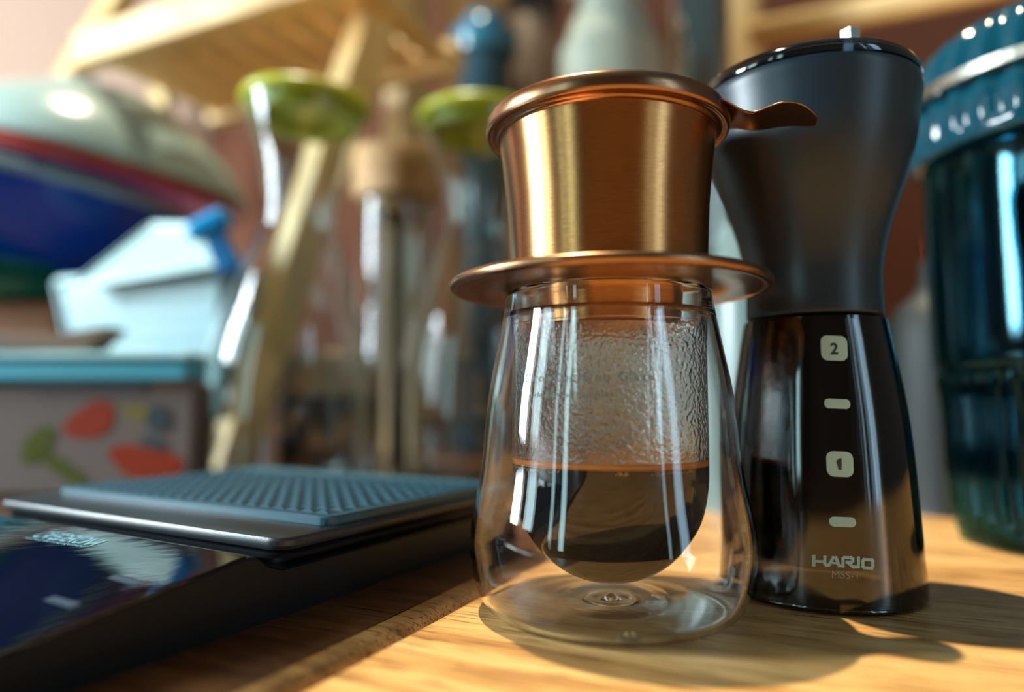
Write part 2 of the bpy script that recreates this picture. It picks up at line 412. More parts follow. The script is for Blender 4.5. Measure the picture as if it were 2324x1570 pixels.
# text helper: flat text mesh -> mapped through a function
def text_bm(s, size, shear=0.0, spacing=1.0, extr=0.0, bold=0.0, wscale=1.0):
    c = bpy.data.curves.new('t', 'FONT'); c.body = s; c.size = size; c.shear = shear; c.space_character = spacing; c.offset = bold
    c.align_x = 'LEFT'; c.resolution_u = 3
    to = bpy.data.objects.new('t', c); COL.objects.link(to)
    bpy.context.view_layer.update()
    me = bpy.data.meshes.new_from_object(to.evaluated_get(bpy.context.evaluated_depsgraph_get()))
    bm = bmesh.new(); bm.from_mesh(me)
    bpy.data.objects.remove(to); bpy.data.curves.remove(c); bpy.data.meshes.remove(me)
    for v in bm.verts: v.co.x *= wscale
    return bm
def bbox(bm):
    xs = [v.co.x for v in bm.verts]; ys = [v.co.y for v in bm.verts]; return min(xs), max(xs), min(ys), max(ys)
def solid(bm, nrm_fn, th):
    """thicken flat print: duplicate verts pushed along normal"""
    r = bmesh.ops.extrude_face_region(bm, geom=bm.faces[:])
    for v in [g for g in r['geom'] if isinstance(g, bmesh.types.BMVert)]: v.co += nrm_fn(v.co) * th
def prof_at(prof, z):
    best = None
    for (r0, a), (r1, b) in zip(prof, prof[1:]):
        if (a - z) * (b - z) <= 0 and abs(b - a) > 1e-9 and r0 > 0.01: best = r0 + (r1 - r0) * (z - a) / (b - a)
    return best
def wrap_text(s, zc, height, u0, u1, v, prof, cxy, parent, m, name, **kw):
    """text on a lathe surface from pixel column u0 to u1"""
    bm = text_bm(s, 1.0, **kw); x0, x1, y0, y1 = bbox(bm)
    cx_, cy_ = cxy; dist = math.hypot(cx_, cy_); ac = math.atan2(cx_, cy_)
    def ang(u):
        rr = ray(u, v); phi = math.atan2(rr.x, rr.y) - ac; R = prof_at(prof, zc)
        # angle on the cylinder hit by the ray at horizontal bearing phi
        sb = dist * math.sin(phi) / R; sb = max(-1, min(1, sb))
        return math.asin(sb) - phi
    a0, a1 = ang(u0), ang(u1)
    base_dir = math.atan2(-cy_, -cx_)        # towards the camera
    for q in bm.verts:
        t = (q.co.x - x0) / (x1 - x0); a = base_dir + (a0 + (a1 - a0) * t)
        z = zc + (q.co.y - y0) * height / (y1 - y0); R = prof_at(prof, z) + 0.00008
        q.co = Vector((math.cos(a) * R, math.sin(a) * R, z))
    o = mkobj(name, bm, m, parent, smooth=False, recalc=False)
    return o
zt = gs(1340, 878)[1]
M['etch'] = mat('etched_grey', (0.05, 0.06, 0.055), 0.6)
wrap_text('DropCup|Duo Glass', gs(1340, 874)[1] - 0.0005, 0.0029, 1192, 1481, 865, ro, (GX, GY), cup, M['etch'], 'printed_text', spacing=1.25)
wrap_text('designed by duo', gs(1320, 902)[1] - 0.0005, 0.0017, 1213, 1392, 893, ro, (GX, GY), cup, M['etch'], 'printed_text')

# --- dripper (phin)
drip = thing('coffee_dripper', 'copper coloured metal drip filter sitting on top of the coffee glass', 'coffee dripper', (GX, GY, 0.0))
ZP = ZT + 0.0003
RP = 0.0475
# plate with rolled rim
bm = bmesh.new()
pl = [(0.0205, ZP + 0.0000), (0.0400, ZP), (0.0440, ZP + 0.0002)]
rr_ = 0.0016
roll = [(RP - rr_ + rr_ * math.cos(t), ZP + 0.0014 + rr_ * math.sin(t)) for t in [math.radians(d) for d in range(-130, 200, 22)]]
top = [(0.0440, ZP + 0.0009), (0.0400, ZP + 0.0007), (0.0205, ZP + 0.0007)]
lathe(bm, pl + roll + top, 160, closed=True)
mkobj('plate', bm, M['copper2'], drip)
# cup: silhouette left
cupL = [gs(1157, 575), gs(1150, 480), gs(1141, 380), gs(1133, 300)]
print('CUP', cupL)
rb, zb2 = cupL[0]
RR, ZR = gs(1103, 300); ZR = 0.1395
print('RIM', RR, ZR)
ZRIM = ZR + 0.0005
r_top = gs(1133, 300)[0]
prof = [(0.0, ZP + 0.0008), (rb - 0.0012, ZP + 0.0008), (rb, ZP + 0.0020), (cupL[1][0], cupL[1][1]), (cupL[2][0], cupL[2][1]), (r_top, ZRIM - 0.0008)]
lip_o = [(r_top + 0.0018, ZRIM + 0.0004), (RR - 0.0018, ZRIM + 0.0002), (RR - 0.0010, ZRIM - 0.0002), (RR - 0.0003, ZRIM + 0.0002), (RR, ZRIM + 0.0012), (RR - 0.0001, ZRIM + 0.0030), (RR - 0.0004, ZRIM + 0.0044), (RR - 0.0009, ZRIM + 0.0052), (RR - 0.0018, ZRIM + 0.0055)]
inn = [(r_top - 0.0004, ZRIM + 0.0050), (r_top - 0.0012, ZRIM + 0.003), (r_top - 0.0012, ZRIM - 0.0008), (cupL[2][0] - 0.0008, cupL[2][1]), (rb - 0.0008, ZP + 0.003), (rb - 0.003, ZP + 0.0018), (0, ZP + 0.0018)]
bm = bmesh.new(); lathe(bm, prof, 160)
bmw = [(prof[-1][0], prof[-1][1])]
bm.free(); bm = bmesh.new()
lathe(bm, prof + [(r_top - 0.0008, ZRIM - 0.0002)] + inn[3:], 160)
sharp(mkobj('filter_cup', bm, M['copper'], drip), 40)
bm = bmesh.new()
lathe(bm, [(r_top - 0.0006, ZRIM - 0.0010), (r_top + 0.0002, ZRIM - 0.0012), (r_top + 0.0006, ZRIM - 0.0004)] + lip_o + inn[:2], 160, closed=True)
mkobj('rim', bm, M['copper2'], drip)
# spout below the plate
bm = bmesh.new()
zs = gs(1390, 745)[1]
lathe(bm, [(0, zs), (0.0208, zs), (0.0215, zs + 0.0006), (0.0222, ZP - 0.0001), (0.0214, ZP - 0.0001), (0.0207, zs + 0.0012), (0, zs + 0.0012)], 128)
sharp(mkobj('filter_base', bm, M['copper'], drip), 40)
# lid handle: flat spoon tab leaving the rim to the right
hz = ZRIM + 0.0028
def pH(u, v, Y): return pY(u, v, Y) - Vector((GX, GY, 0))
az = math.radians(-20)
bm = bmesh.new()
HL = 0.0; stations = []
Hd = Vector((math.cos(az), math.sin(az), 0)); Hs = Vector((-Hd.y, Hd.x, 0))
for t, wdt, z in ((0.0345, .0125, .0010), (0.0372, .0100, .0002), (0.0395, .0078, -.0012), (0.0425, .0068, -.0024), (0.0455, .0078, -.0022), (0.049, .0092, -.0014), (0.053, .0094, -.0014), (0.0565, .0078, -.0026), (0.0590, .0048, -.0040), (0.0598, .0022, -.0046)):
    stations.append((t, wdt, z))
rows_t = []; rows_b = []
for t, wdt, z in stations:
    rt = []; rb_ = []
    for k in range(9):
        s = (k / 8 - 0.5) * 2
        p = Hd * t + Hs * (s * wdt) + Vector((0, 0, hz + z - 0.0006 * s * s))
        rt.append(bm.verts.new(p + Vector((0, 0, 0.0004)))); rb_.append(bm.verts.new(p - Vector((0, 0, 0.0004))))
    rows_t.append(rt); rows_b.append(rb_)
for rows in (rows_t, rows_b):
    for A, B in zip(rows, rows[1:]):
        for k in range(8): bm.faces.new((A[k], A[k + 1], B[k + 1], B[k]))
for i in range(len(stations) - 1):
    for k in (0, 8): bm.faces.new((rows_t[i][k], rows_t[i + 1][k], rows_b[i + 1][k], rows_b[i][k]))
for i in (0, -1):
    for k in range(8): bm.faces.new((rows_t[i][k], rows_t[i][k + 1], rows_b[i][k + 1], rows_b[i][k]))
o = mkobj('handle', bm, M['copper2'], drip); sm = o.modifiers.new('sub', 'SUBSURF'); sm.levels = 2; sm.render_levels = 2

# ------------------------------------------------------------------ coffee grinder
RA, RD = math.radians(23.0), 0.2536
RX, RY = RD * math.sin(RA), RD * math.cos(RA)
def rs(u, v): return sil(RX, RY, u, v)
grinder = thing('hand_grinder', 'dark hand coffee grinder with smoked clear base to the right of the glass', 'coffee grinder', (RX, RY, 0.0))
def R_at(half_deg): return RD * math.sin(math.radians(half_deg))
zz = lambda v: rs(1856, v)[1] if False else ZC + ray(2050, v).z / math.hypot(ray(2050, v).x, ray(2050, v).y) * math.sqrt(RD ** 2 - 0.03 ** 2)
low = [(R_at(6.66), 0.0006), (R_at(6.75), 0.0030), (R_at(6.6), zz(1249)), (R_at(6.1), zz(973)), (R_at(5.35), zz(795)), (R_at(4.95), zz(722))]
low = smoothprof(low, 5)
bm = bmesh.new()
lathe(bm, low + offset(low, 0.0016)[::-1], 128, closed=True)
sharp(mkobj('clear_base', bm, M['smoke'], grinder), 60)
# inner coffee hopper wall (second skin) with rounded floor
ih = smoothprof([(0.0, 0.0100), (0.0175, 0.0102), (0.0205, 0.0120), (0.0212, 0.020), (0.0208, 0.05), (0.0204, zz(722))], 4)
bm = bmesh.new(); lathe(bm, shell(ih, 0.0015), 96); mkobj('inner_cup', bm, M['smoke'], grinder)
bm = bmesh.new(); lathe(bm, [(0, 0.0135), (0.0165, 0.0135), (0.0180, 0.0150), (0.0180, 0.0158), (0, 0.0162)], 64); sharp(mkobj('inner_cup_floor', bm, M['darkceramic'], grinder), 40)
bm = bmesh.new()
lathe(bm, [(0, zz(812)), (0.0196, zz(812)), (0.0198, zz(812) + 0.001), (0.0198, zz(724)), (0, zz(724))], 64)
sharp(mkobj('burr_holder', bm, M['darkceramic'], grinder), 40)
bm = bmesh.new(); lathe(bm, [(0, 0.0165), (0.0035, 0.0165), (0.0065, 0.045), (0.013, zz(812) - 0.0002), (0, zz(812) - 0.0002)], 48)
mkobj('burr_core', bm, M['darkceramic'], grinder)
# upper body
body = [(R_at(4.72), zz(712)), (R_at(4.75), zz(700)), (R_at(4.72), zz(640)), (R_at(4.85), zz(584)), (R_at(5.45), zz(500)), (R_at(6.5), zz(405)), (R_at(7.25), zz(320)), (R_at(7.7), zz(230)), (R_at(7.85), zz(200)), (R_at(7.8), zz(186))]
bp = smoothprof(body, 5)
ZB = bp[-1][1]
bm = bmesh.new(); lathe(bm, [(0, bp[0][1] - 0.0004), (bp[0][0] - 0.0006, bp[0][1] - 0.0004)] + bp + [(R_at(7.6), ZB + 0.0004), (0, ZB + 0.0004)], 128)
o = sharp(mkobj('body', bm, M['navy'], grinder), 50)
b_ = M['navy'].node_tree.nodes['Principled BSDF']
# clear lid on top
bm = bmesh.new()
lp = [(R_at(7.55), ZB + 0.0006), (R_at(7.8), ZB + 0.0008), (R_at(7.85), ZB + 0.0022), (R_at(7.6), ZB + 0.0045), (R_at(6.9), ZB + 0.0058), (R_at(3), ZB + 0.0068), (0, ZB + 0.0068)]
lathe(bm, lp + [(0, ZB + 0.0056), (R_at(3), ZB + 0.0056), (R_at(6.7), ZB + 0.0046), (R_at(7.4), ZB + 0.0036)], 128)
M['lid'] = thin('smoked_lid', (0.30, 0.38, 0.45), 1.5, 0.06, boost=1.4)
sharp(mkobj('clear_lid', bm, M['lid'], grinder), 50)
# hexagonal shaft
ps = pY(1932, 112, 0.2215); pt_ = pY(1932, 68, 0.2215)
bm = bmesh.new(); c2 = (ps.x - RX, ps.y - RY)
lathe(bm, [(0, ZB + 0.001), (0.0031, ZB + 0.001), (0.0031, pt_.z - 0.0004), (0.0026, pt_.z), (0, pt_.z)], 6, c=c2)
mkobj('shaft', bm, M['steel'], grinder, smooth=False)
# printing on the clear base
def on_base(pts2, name, m, parent=grinder, out=0.00012):
    """pts2: bmesh in pixel coordinates (x=u, y=v) projected on the base cone"""
    ac = math.atan2(RX, RY); bd = math.atan2(-RY, -RX)
    for q in pts2.verts:
        u, v = q.co.x, q.co.y; rr = ray(u, v); phi = math.atan2(rr.x, rr.y) - ac; z = 0.03
        e = rr.z / math.hypot(rr.x, rr.y)
        for _ in range(12):
            R = prof_at(low, max(0.0008, min(z, low[-1][1] - 0.0003)))
            sb = max(-1, min(1, RD * math.sin(phi) / R)); th = math.asin(sb) - phi
            hd = math.sqrt(max(0, RD ** 2 + R ** 2 - 2 * RD * R * math.cos(th)))
            z = ZC + e * hd
        R += out
        q.co = Vector((math.cos(bd + th) * R, math.sin(bd + th) * R, z))
    return mkobj(name, pts2, m, parent, smooth=False, recalc=False)
def rr_poly(bm, cx_, cy_, w_, h_, r, slant=0.045, n=5):
    pts = [(x + cx_ - w_ / 2, y + cy_ - h_ / 2) for x, y in rrect(w_, h_, r, n)]
    P = [(x + (y - cy_) * slant, y + (x - cx_) * 0.04) for x, y in pts]
    N = 7; c = (cx_, cy_); prev = [bm.verts.new((c[0], c[1], 0))]; n_ = len(P)
    for k in range(1, N + 1):
        ring = [bm.verts.new((c[0] + (x - c[0]) * k / N, c[1] + (y - c[1]) * k / N, 0)) for x, y in P]
        for i in range(n_):
            if k == 1: bm.faces.new((prev[0], ring[i], ring[(i + 1) % n_]))
            else: bm.faces.new((prev[i], ring[i], ring[(i + 1) % n_], prev[(i + 1) % n_]))
        prev = ring
for cx_, cy_, w_, h_, r in ((1893, 790, 60, 57, 15), (1900, 916, 59, 22, 10), (1906, 1053, 61, 58, 16), (1912, 1184, 61, 23, 11)):
    bm = bmesh.new(); rr_poly(bm, cx_, cy_, w_, h_, r); on_base(bm, 'volume_mark', M['print'])
for s, cx_, cy_ in (('2', 1893, 791), ('1', 1905, 1053)):
    if s == '2':
        bm = text_bm(s, 36, bold=0.9); x0, x1, y0, y1 = bbox(bm)
        for q in bm.verts: q.co = Vector((cx_ + (q.co.x - (x0 + x1) / 2), cy_ - (q.co.y - (y0 + y1) / 2), 0))
    else:
        bm = bmesh.new(); bm.faces.new([bm.verts.new((cx_ + x, cy_ + y, 0)) for x, y in ((-1.5, 13), (-1.5, -5.5), (-6.5, -3.5), (-6.5, -8), (0, -13), (4.5, -13), (4.5, 13))])
    bmesh.ops.triangulate(bm, faces=bm.faces[:]); bmesh.ops.subdivide_edges(bm, edges=[e for e in bm.edges if e.calc_length() > 6], cuts=2); on_base(bm, 'volume_numeral', M['ink'], out=0.00025)
# maker's word as thick strokes, letters of one height
def stroke(bm, pts, wd):
    for (x0, y0), (x1, y1) in zip(pts, pts[1:]):
        d = Vector((x1 - x0, y1 - y0)); L = d.length; d /= L; n_ = Vector((-d.y, d.x)) * wd / 2; e = d * wd * 0.42
        bm.faces.new([bm.verts.new((x, y, 0)) for x, y in ((x0 - e.x + n_.x, y0 - e.y + n_.y), (x1 + e.x + n_.x, y1 + e.y + n_.y), (x1 + e.x - n_.x, y1 + e.y - n_.y), (x0 - e.x - n_.x, y0 - e.y - n_.y))])
bm = bmesh.new()
def L(ox, oy, pts, wd=8.0): stroke(bm, [(ox + x, oy + y) for x, y in pts], wd)
L(1847, 1262, [(0, 0), (0, 20)]); L(1847, 1262, [(0, 11), (24, 12)], 6); L(1872, 1263, [(0, 0), (0, 15), (3, 19), (9, 19), (19, 2), (25, 2), (32, 20), (41, 21), (41, 4), (44, 2), (59, 2), (63, 5), (63, 9), (60, 12), (50, 12), (64, 23), (76, 23), (76, 2)], 7)
L(1880, 1264, [(10, 13), (22, 14)], 5)
L(1958, 1267, [(2, 2), (20, 3), (22, 6), (22, 18), (20, 22), (3, 21), (0, 18), (0, 6), (2, 2)], 7)
on_base(bm, 'printed_name', M['print'])
bm = text_bm('MSS-1', 22); x0, x1, y0, y1 = bbox(bm)
for q in bm.verts: q.co = Vector((1888 + (q.co.x - x0) / (x1 - x0) * 58, 1312 - (q.co.y - y0) / (y1 - y0) * 17 + (q.co.x - x0) * 0.03, 0))
on_base(bm, 'printed_text', mat('grey_print', (0.28, 0.30, 0.28), 0.5))

# ------------------------------------------------------------------ kitchen scale
A2 = Vector((math.cos(math.radians(62)), math.sin(math.radians(62)), 0)); B2 = Vector((math.cos(math.radians(149)), math.sin(math.radians(149)), 0))
scale_ = thing('kitchen_scale', 'flat black coffee scale with textured rubber mat left of the glass', 'kitchen scale')
def fr(org):
    def f(a, b, z): return Vector((org.x, org.y, 0)) + A2 * a + B2 * b + Vector((0, 0, z))
    return f
def fx(f): return lambda x, y, z: f(y, x, z)      # outline x runs along B2, y along A2
ZREL = 1.044
T0 = pZ(640, 1224, 0.0235)
f0 = fr(T0)
BODY_B = 0.158
C = pZ(570, 1263, 0.0195)
fc = fr(C)
# base body: side profile (a, z) swept along B2, right face through corner C
prof_s = [(-0.085, 0.001), (-0.085, 0.0075), (-0.082, 0.0090), (0.0, 0.0193), (0.0025, 0.0188), (0.006, 0.0160), (0.011, 0.0142), (0.0165, 0.0141), (0.14, 0.0143), (0.143, 0.013), (0.143, 0.001)]
bm = bmesh.new(); rings = []
for b in (0.0, 0.0006, BODY_B - 0.0006, BODY_B):
    ins = 0.0005 if b in (0.0, BODY_B) else 0
    rings.append([bm.verts.new(fc(a, b, z - (ins if z > .005 else 0))) for a, z in prof_s])
for A, B in zip(rings, rings[1:]):
    for k in range(len(prof_s)): bm.faces.new((A[k], A[(k + 1) % len(prof_s)], B[(k + 1) % len(prof_s)], B[k]))
bm.faces.new(rings[0][::-1]); bm.faces.new(rings[-1])
M['scale_body'] = mat('scale_plastic', (0.006, 0.008, 0.010), 0.45, **{'Specular IOR Level': 0.3})
o = mkobj('base', bm, M['scale_body'], scale_); sharp(o, 30)
# glossy display panel lying on the sloped front
slope = (0.0193 - 0.0090) / 0.082
def fp(a, b, z): return fc(a, b, 0.0193 + a * slope + z)
M['panel'] = mat('glossy_panel', (0.006, 0.008, 0.012), 0.03, **{'IOR': 1.5})
bm = bmesh.new()
slab(bm, [(x + 0.0006, y - 0.078) for x, y in rrect(BODY_B - 0.0012, 0.0775, 0.001)], [(0, 0.0001), (0, 0.0005), (0.0003, 0.0007)], lambda x, y, z: fp(y, x, z))
o = sharp(mkobj('display_panel', bm, M['panel'], scale_), 30)
# wavy bump on protective film
nz_ = nd(M['panel'], 'ShaderNodeTexNoise'); ln(M['panel'], coords(M['panel'], (60, 160, 60), (0, 0, -0.49)), nz_.inputs['Vector']); nz_.inputs['Scale'].default_value = 1; nz_.inputs['Detail'].default_value = 3
bump(M['panel'], nz_.outputs[0], 0.05, 0.001)
# printed name
def on_panel(u, v):
    z = 0.0175; det = A2.x * B2.y - A2.y * B2.x
    for _ in range(10):
        d = pZ(u, v, z) - C; a = (d.x * B2.y - d.y * B2.x) / det; b = (A2.x * d.y - A2.y * d.x) / det
        z = 0.0201 + a * slope
    return a, b
def panel_text(s, pL, pR, depth, m, name, **kw):
    """pL, pR: baseline ends in pixels on the panel"""
    bm = text_bm(s, 1.0, **kw); x0, x1, y0, y1 = bbox(bm)
    (la, lb), (ra, rb2) = on_panel(*pL), on_panel(*pR)
    for q in bm.verts:
        t = (q.co.x - x0) / (x1 - x0); h = (q.co.y - y0) / (y1 - y0)
        q.co = fp(la + (ra - la) * t + h * depth, lb + (rb2 - lb) * t, 0.00085)
    return mkobj(name, bm, m, scale_, smooth=False, recalc=False)
M['pblue'] = mat('pale_blue_print', (0.35, 0.70, 0.78), 0.4)
panel_text('CAFEDEKONA', (68, 1218), (206, 1239), 0.0058, M['pblue'], 'printed_name', shear=0.3, bold=0.012, spacing=0.95)
panel_text('®', (213, 1233), (219, 1234), 0.0016, M['pblue'], 'printed_text')
panel_text('PORTABLE BREWING EQUIPMENT', (50, 1222), (188, 1243), 0.0014, M['pblue'], 'printed_text', shear=0.2)
M['mark'] = mat('grey_mark', (0.05, 0.09, 0.13), 0.4)
for (u0_, v0_), (u1_, v1_) in (((243, 1312), (303, 1328)), ((97, 1362), (158, 1380))):
    (la, lb), (ra, rb2) = on_panel(u0_, v0_), on_panel(u1_, v1_)
    bm = bmesh.new(); bm.faces.new([bm.verts.new(fp(a, b, 0.00085)) for a, b in ((la, lb), (ra, rb2), (ra + 0.0026, rb2), (la + 0.0026, lb))])
    mkobj('button_mark', bm, M['mark'], scale_, smooth=False)
# pedestal, lower plate, weighing tray
TB, TA = 0.156, 0.128
bm = bmesh.new(); slab(bm, [(x + 0.012, y + 0.006) for x, y in rrect(TB - 0.05, TA - 0.02, 0.008)], [(0, 0.0138), (0, 0.0185)], fx(f0)); sharp(mkobj('pedestal', bm, M['black'], scale_), 30)
bm = bmesh.new(); slab(bm, [(x + 0.0015, y + 0.0015) for x, y in rrect(TB - 0.003, TA - 0.003, 0.008)], [(0.002, 0.0170), (0.0003, 0.0174), (0, 0.0185), (0.001, 0.0192), (0.003, 0.0194)], fx(f0)); sharp(mkobj('lower_plate', bm, mat('gloss_black', (0.012, 0.014, 0.016), 0.2), scale_), 30)
bm = bmesh.new(); slab(bm, rrect(TB, TA, 0.006), [(0.002, 0.0196), (0.0005, 0.0202), (0, 0.0212), (0, 0.0226), (0.0004, 0.0233), (0.0012, 0.0236)], fx(f0))
M['tray'] = mat('tray_plastic', (0.022, 0.030, 0.036), 0.36); nn = nd(M['tray'], 'ShaderNodeTexNoise'); ln(M['tray'], coords(M['tray'], (2600,) * 3), nn.inputs['Vector']); nn.inputs['Scale'].default_value = 1; bump(M['tray'], nn.outputs[0], 0.25, 0.0002)
sharp(mkobj('weighing_tray', bm, M['tray'], scale_), 30)
# rubber mat with rows of raised wedges
G = pZ(712, 1166, 0.0268); ga = (G - T0).dot(A2); gb_ = (G - T0).dot(B2)
print('MAT', ga, gb_)
ga, gb_ = 0.020, 0.002
MB_, MA_ = 0.150, 0.105
M['rubber'] = mat('rubber_mat', (0.020, 0.088, 0.125), 0.42)
bm = bmesh.new(); slab(bm, [(x + gb_, y + ga) for x, y in rrect(MB_, MA_, 0.005)], [(0, 0.0237), (0, 0.0258), (0.0005, 0.0263)], fx(f0))
nb, na_ = 22, 15; ib = (MB_ - 0.008) / nb; ia = (MA_ - 0.008) / na_
for i in range(na_):
    for j in range(nb):
        a0 = ga + 0.004 + i * ia; b0 = gb_ + 0.004 + j * ib; zt0 = 0.0262; hh = 0.0012
        v4 = [bm.verts.new(f0(a0 + x * ia, b0 + y * ib, zt0)) for x, y in ((.03, .03), (.97, .03), (.97, .97), (.03, .97))]
        ap = bm.verts.new(f0(a0 + 0.35 * ia, b0 + 0.65 * ib, zt0 + hh))
        for k in range(4): bm.faces.new((v4[k], v4[(k + 1) % 4], ap))
sharp(mkobj('rubber_mat', bm, M['rubber'], scale_, recalc=True), 15)

# ------------------------------------------------------------------ blue jar on the right
JX, JY = 0.246, 0.303
jar = thing('blue_glass_jar', 'tall translucent blue glass jar with ridged lid at the right edge', 'jar', (JX, JY, 0))
JR = 0.0585
def ribs(r, z, a, i): return r + (0.0011 * math.cos(a * 44) if 0.012 < z < 0.070 else 0.0)
jo = smoothprof([(0, 0.0015), (0.045, 0.001), (0.051, 0.003), (0.0525, 0.010), (0.0540, 0.03), (0.0548, 0.060), (0.0572, 0.074), (JR, 0.085), (JR, 0.155), (0.0570, 0.166)], 5)
bm = bmesh.new(); lathe(bm, jo + offset(jo, 0.0028)[::-1], 264, rfun=ribs)
sharp(mkobj('jar_body', bm, M['bluejar'], jar), 60)
zl0 = 0.167
def ribs2(r, z, a, i): return r + 0.0013 * math.cos(a * 30) * (1 if 0.172 < z < 0.218 else 0)
lid = smoothprof([(0.0585, zl0), (0.0625, zl0 + 0.001), (0.0635, zl0 + 0.007), (0.0632, zl0 + 0.016), (0.0615, zl0 + 0.024), (0.0625, zl0 + 0.026), (0.0605, zl0 + 0.038), (0.054, zl0 + 0.050), (0.040, zl0 + 0.057), (0, zl0 + 0.059)], 5)
M['bluelid'] = mat('blue_lid', (0.004, 0.085, 0.14), 0.10, **{'Transmission Weight': 0.25})
bm = bmesh.new(); lathe(bm, lid + [(0, zl0)], 240, rfun=ribs2)
sharp(mkobj('jar_lid', bm, M['bluelid'], jar), 60)
bm = bmesh.new(); R_ = 0.0665; pts = []
for k in range(0, 41):
    a = math.radians(150 + 140 * k / 40); pts.append((math.cos(a) * R_, math.sin(a) * R_, 0.193))
for k in range(40): beam(bm, pts[k], pts[k + 1], 0.0022, 0.0045, up=Vector((0, 0, 1)))
mkobj('wire_bail', bm, mat('dull_steel', (0.45, 0.44, 0.38), 0.3, 1.0), jar, smooth=False)
M['jarfill'] = mat('dark_blue_content', (0.008, 0.035, 0.045), 0.5)
bm = bmesh.new(); lathe(bm, [(0, 0.0065), (0.044, 0.0065), (0.046, 0.010), (0.047, 0.055), (0.047, 0.068), (0, 0.070)], 64); sharp(mkobj('jar_content', bm, M['jarfill'], jar), 40)
# red capped small bottle between grinder and jar
p = pY(2128, 560, 0.40)
bot = thing('small_bottle', 'small dark bottle with a red cap half hidden between grinder and blue jar', 'bottle', (p.x, p.y, 0))
bm = bmesh.new(); lathe(bm, smoothprof([(0, 0.0005), (0.026, 0.001), (0.028, 0.005), (0.028, p.z - 0.05), (0.012, p.z - 0.025), (0.009, p.z - 0.008)], 4) + [(0, p.z - 0.008)], 48); mkobj('bottle_body', bm, mat('dark_glass', (0.006, 0.012, 0.014), 0.6), bot)
bm = bmesh.new(); lathe(bm, [(0, p.z - 0.008), (0.006, p.z - 0.008), (0.006, p.z + 0.006), (0, p.z + 0.011)], 32); sharp(mkobj('cap', bm, mat('red_cap', (0.55, 0.05, 0.02), 0.5), bot), 40)

# ------------------------------------------------------------------ carafes with green lids
def carafe(cx_, cy_, sc, label, tilt, group='green lidded carafes'):
    root = thing('glass_carafe', label, 'carafe', (cx_, cy_, ZL if cx_ < 0 else 0.0), group=group)
    o1 = smoothprof([(0, 0.003), (0.038, 0.001), (0.0480, 0.004), (0.0530, 0.018), (0.0535, 0.055), (0.049, 0.095), (0.037, 0.135), (0.0262, 0.168), (0.0240, 0.188), (0.0285, 0.215), (0.0375, 0.243), (0.0410, 0.255)], 5)
    o1 = [(r * sc, z * sc) for r, z in o1]
    bm = bmesh.new(); lathe(bm, o1 + offset(o1, 0.0016)[::-1], 96)
    mkobj('carafe_body', bm, M['clear'], root)
    lr = 0.0425 * sc; z0 = 0.250 * sc
    bm = bmesh.new(); lathe(bm, [(0, z0 + .002), (0.026 * sc, z0 + 0.002), (0.027 * sc, z0 - 0.004), (0.034 * sc, z0 - 0.006), (0.0360 * sc, z0 - 0.006), (0.037 * sc, z0 + 0.003), (lr - .003, z0 + 0.003), (lr, z0 + 0.004), (lr + .001, z0 + 0.007), (lr - 0.001, z0 + 0.011), (lr - 0.008, z0 + 0.013), (0.012 * sc, z0 + 0.014), (0, z0 + 0.014)], 96)
    l = mkobj('carafe_lid', bm, M['green'], root); sharp(l, 60)
    root.rotation_euler = (0, math.radians(tilt), 0)
    return root
p = pZ(672, 1062, 0); q = pY(680, 240, 0.50)
carafe(pY(648, 700, 0.50).x, 0.50, 1.06, 'hourglass glass carafe with green lid in front of the leaning post', 2.5)
carafe(pY(1082, 700, 0.53).x, 0.53, 1.065, 'hourglass glass carafe with green lid directly behind the copper filter', 0)

# cork lidded jar
p0 = pY(902, 400, 0.60)
cj = thing('cork_lidded_jar', 'tall clear glass jar with cork lid between the two carafes', 'jar', (p0.x, 0.60, 0))
zt1 = pY(902, 465, 0.60).z
o1 = smoothprof([(0, 0.002), (0.028, 0.001), (0.032, 0.005), (0.032, 0.05), (0.032, zt1 - 0.03), (0.0315, zt1)], 3)
bm = bmesh.new(); lathe(bm, o1 + offset(o1, 0.0018)[::-1], 72); mkobj('jar_body', bm, M['clear'], cj)
zt2 = pY(902, 352, 0.60).z
bm = bmesh.new(); lathe(bm, [(0, zt1 - 0.012), (0.0285, zt1 - 0.012), (0.029, zt1 + 0.0005), (0.0365, zt1 + 0.0005), (0.037, zt1 + 0.003), (0.037, zt2 - 0.003), (0.035, zt2), (0, zt2)], 72); sharp(mkobj('cork_lid', bm, M['cork'], cj), 40)
bm = bmesh.new(); lathe(bm, [(0, 0.003), (0.0045, 0.003), (0.0045, zt1 - 0.013), (0, zt1 - 0.013)], 24); mkobj('plunger_rod', bm, M['black'], cj)

# low glass jar of beans with a wooden lid, seen through the first carafe
p = pY(750, 870, 0.66)
bj = thing('coffee_bean_jar', 'low jar of dark coffee with a tan wooden lid behind the first carafe', 'jar', (p.x, 0.66, 0))
ztj = pY(750, 895, 0.66).z
bm = bmesh.new(); lathe(bm, [(0, 0.001), (0.042, 0.001), (0.045, 0.004), (0.045, ztj - 0.002), (0, ztj - 0.002)], 64); sharp(mkobj('jar_body', bm, mat('dark_beans', (0.02, 0.014, 0.012), 0.4), bj), 40)
bm = bmesh.new(); lathe(bm, [(0, ztj - 0.002), (0.041, ztj - 0.002), (0.042, ztj + 0.034), (0.039, ztj + 0.037), (0, ztj + 0.037)], 64); sharp(mkobj('wooden_lid', bm, M['cork'], bj), 40)

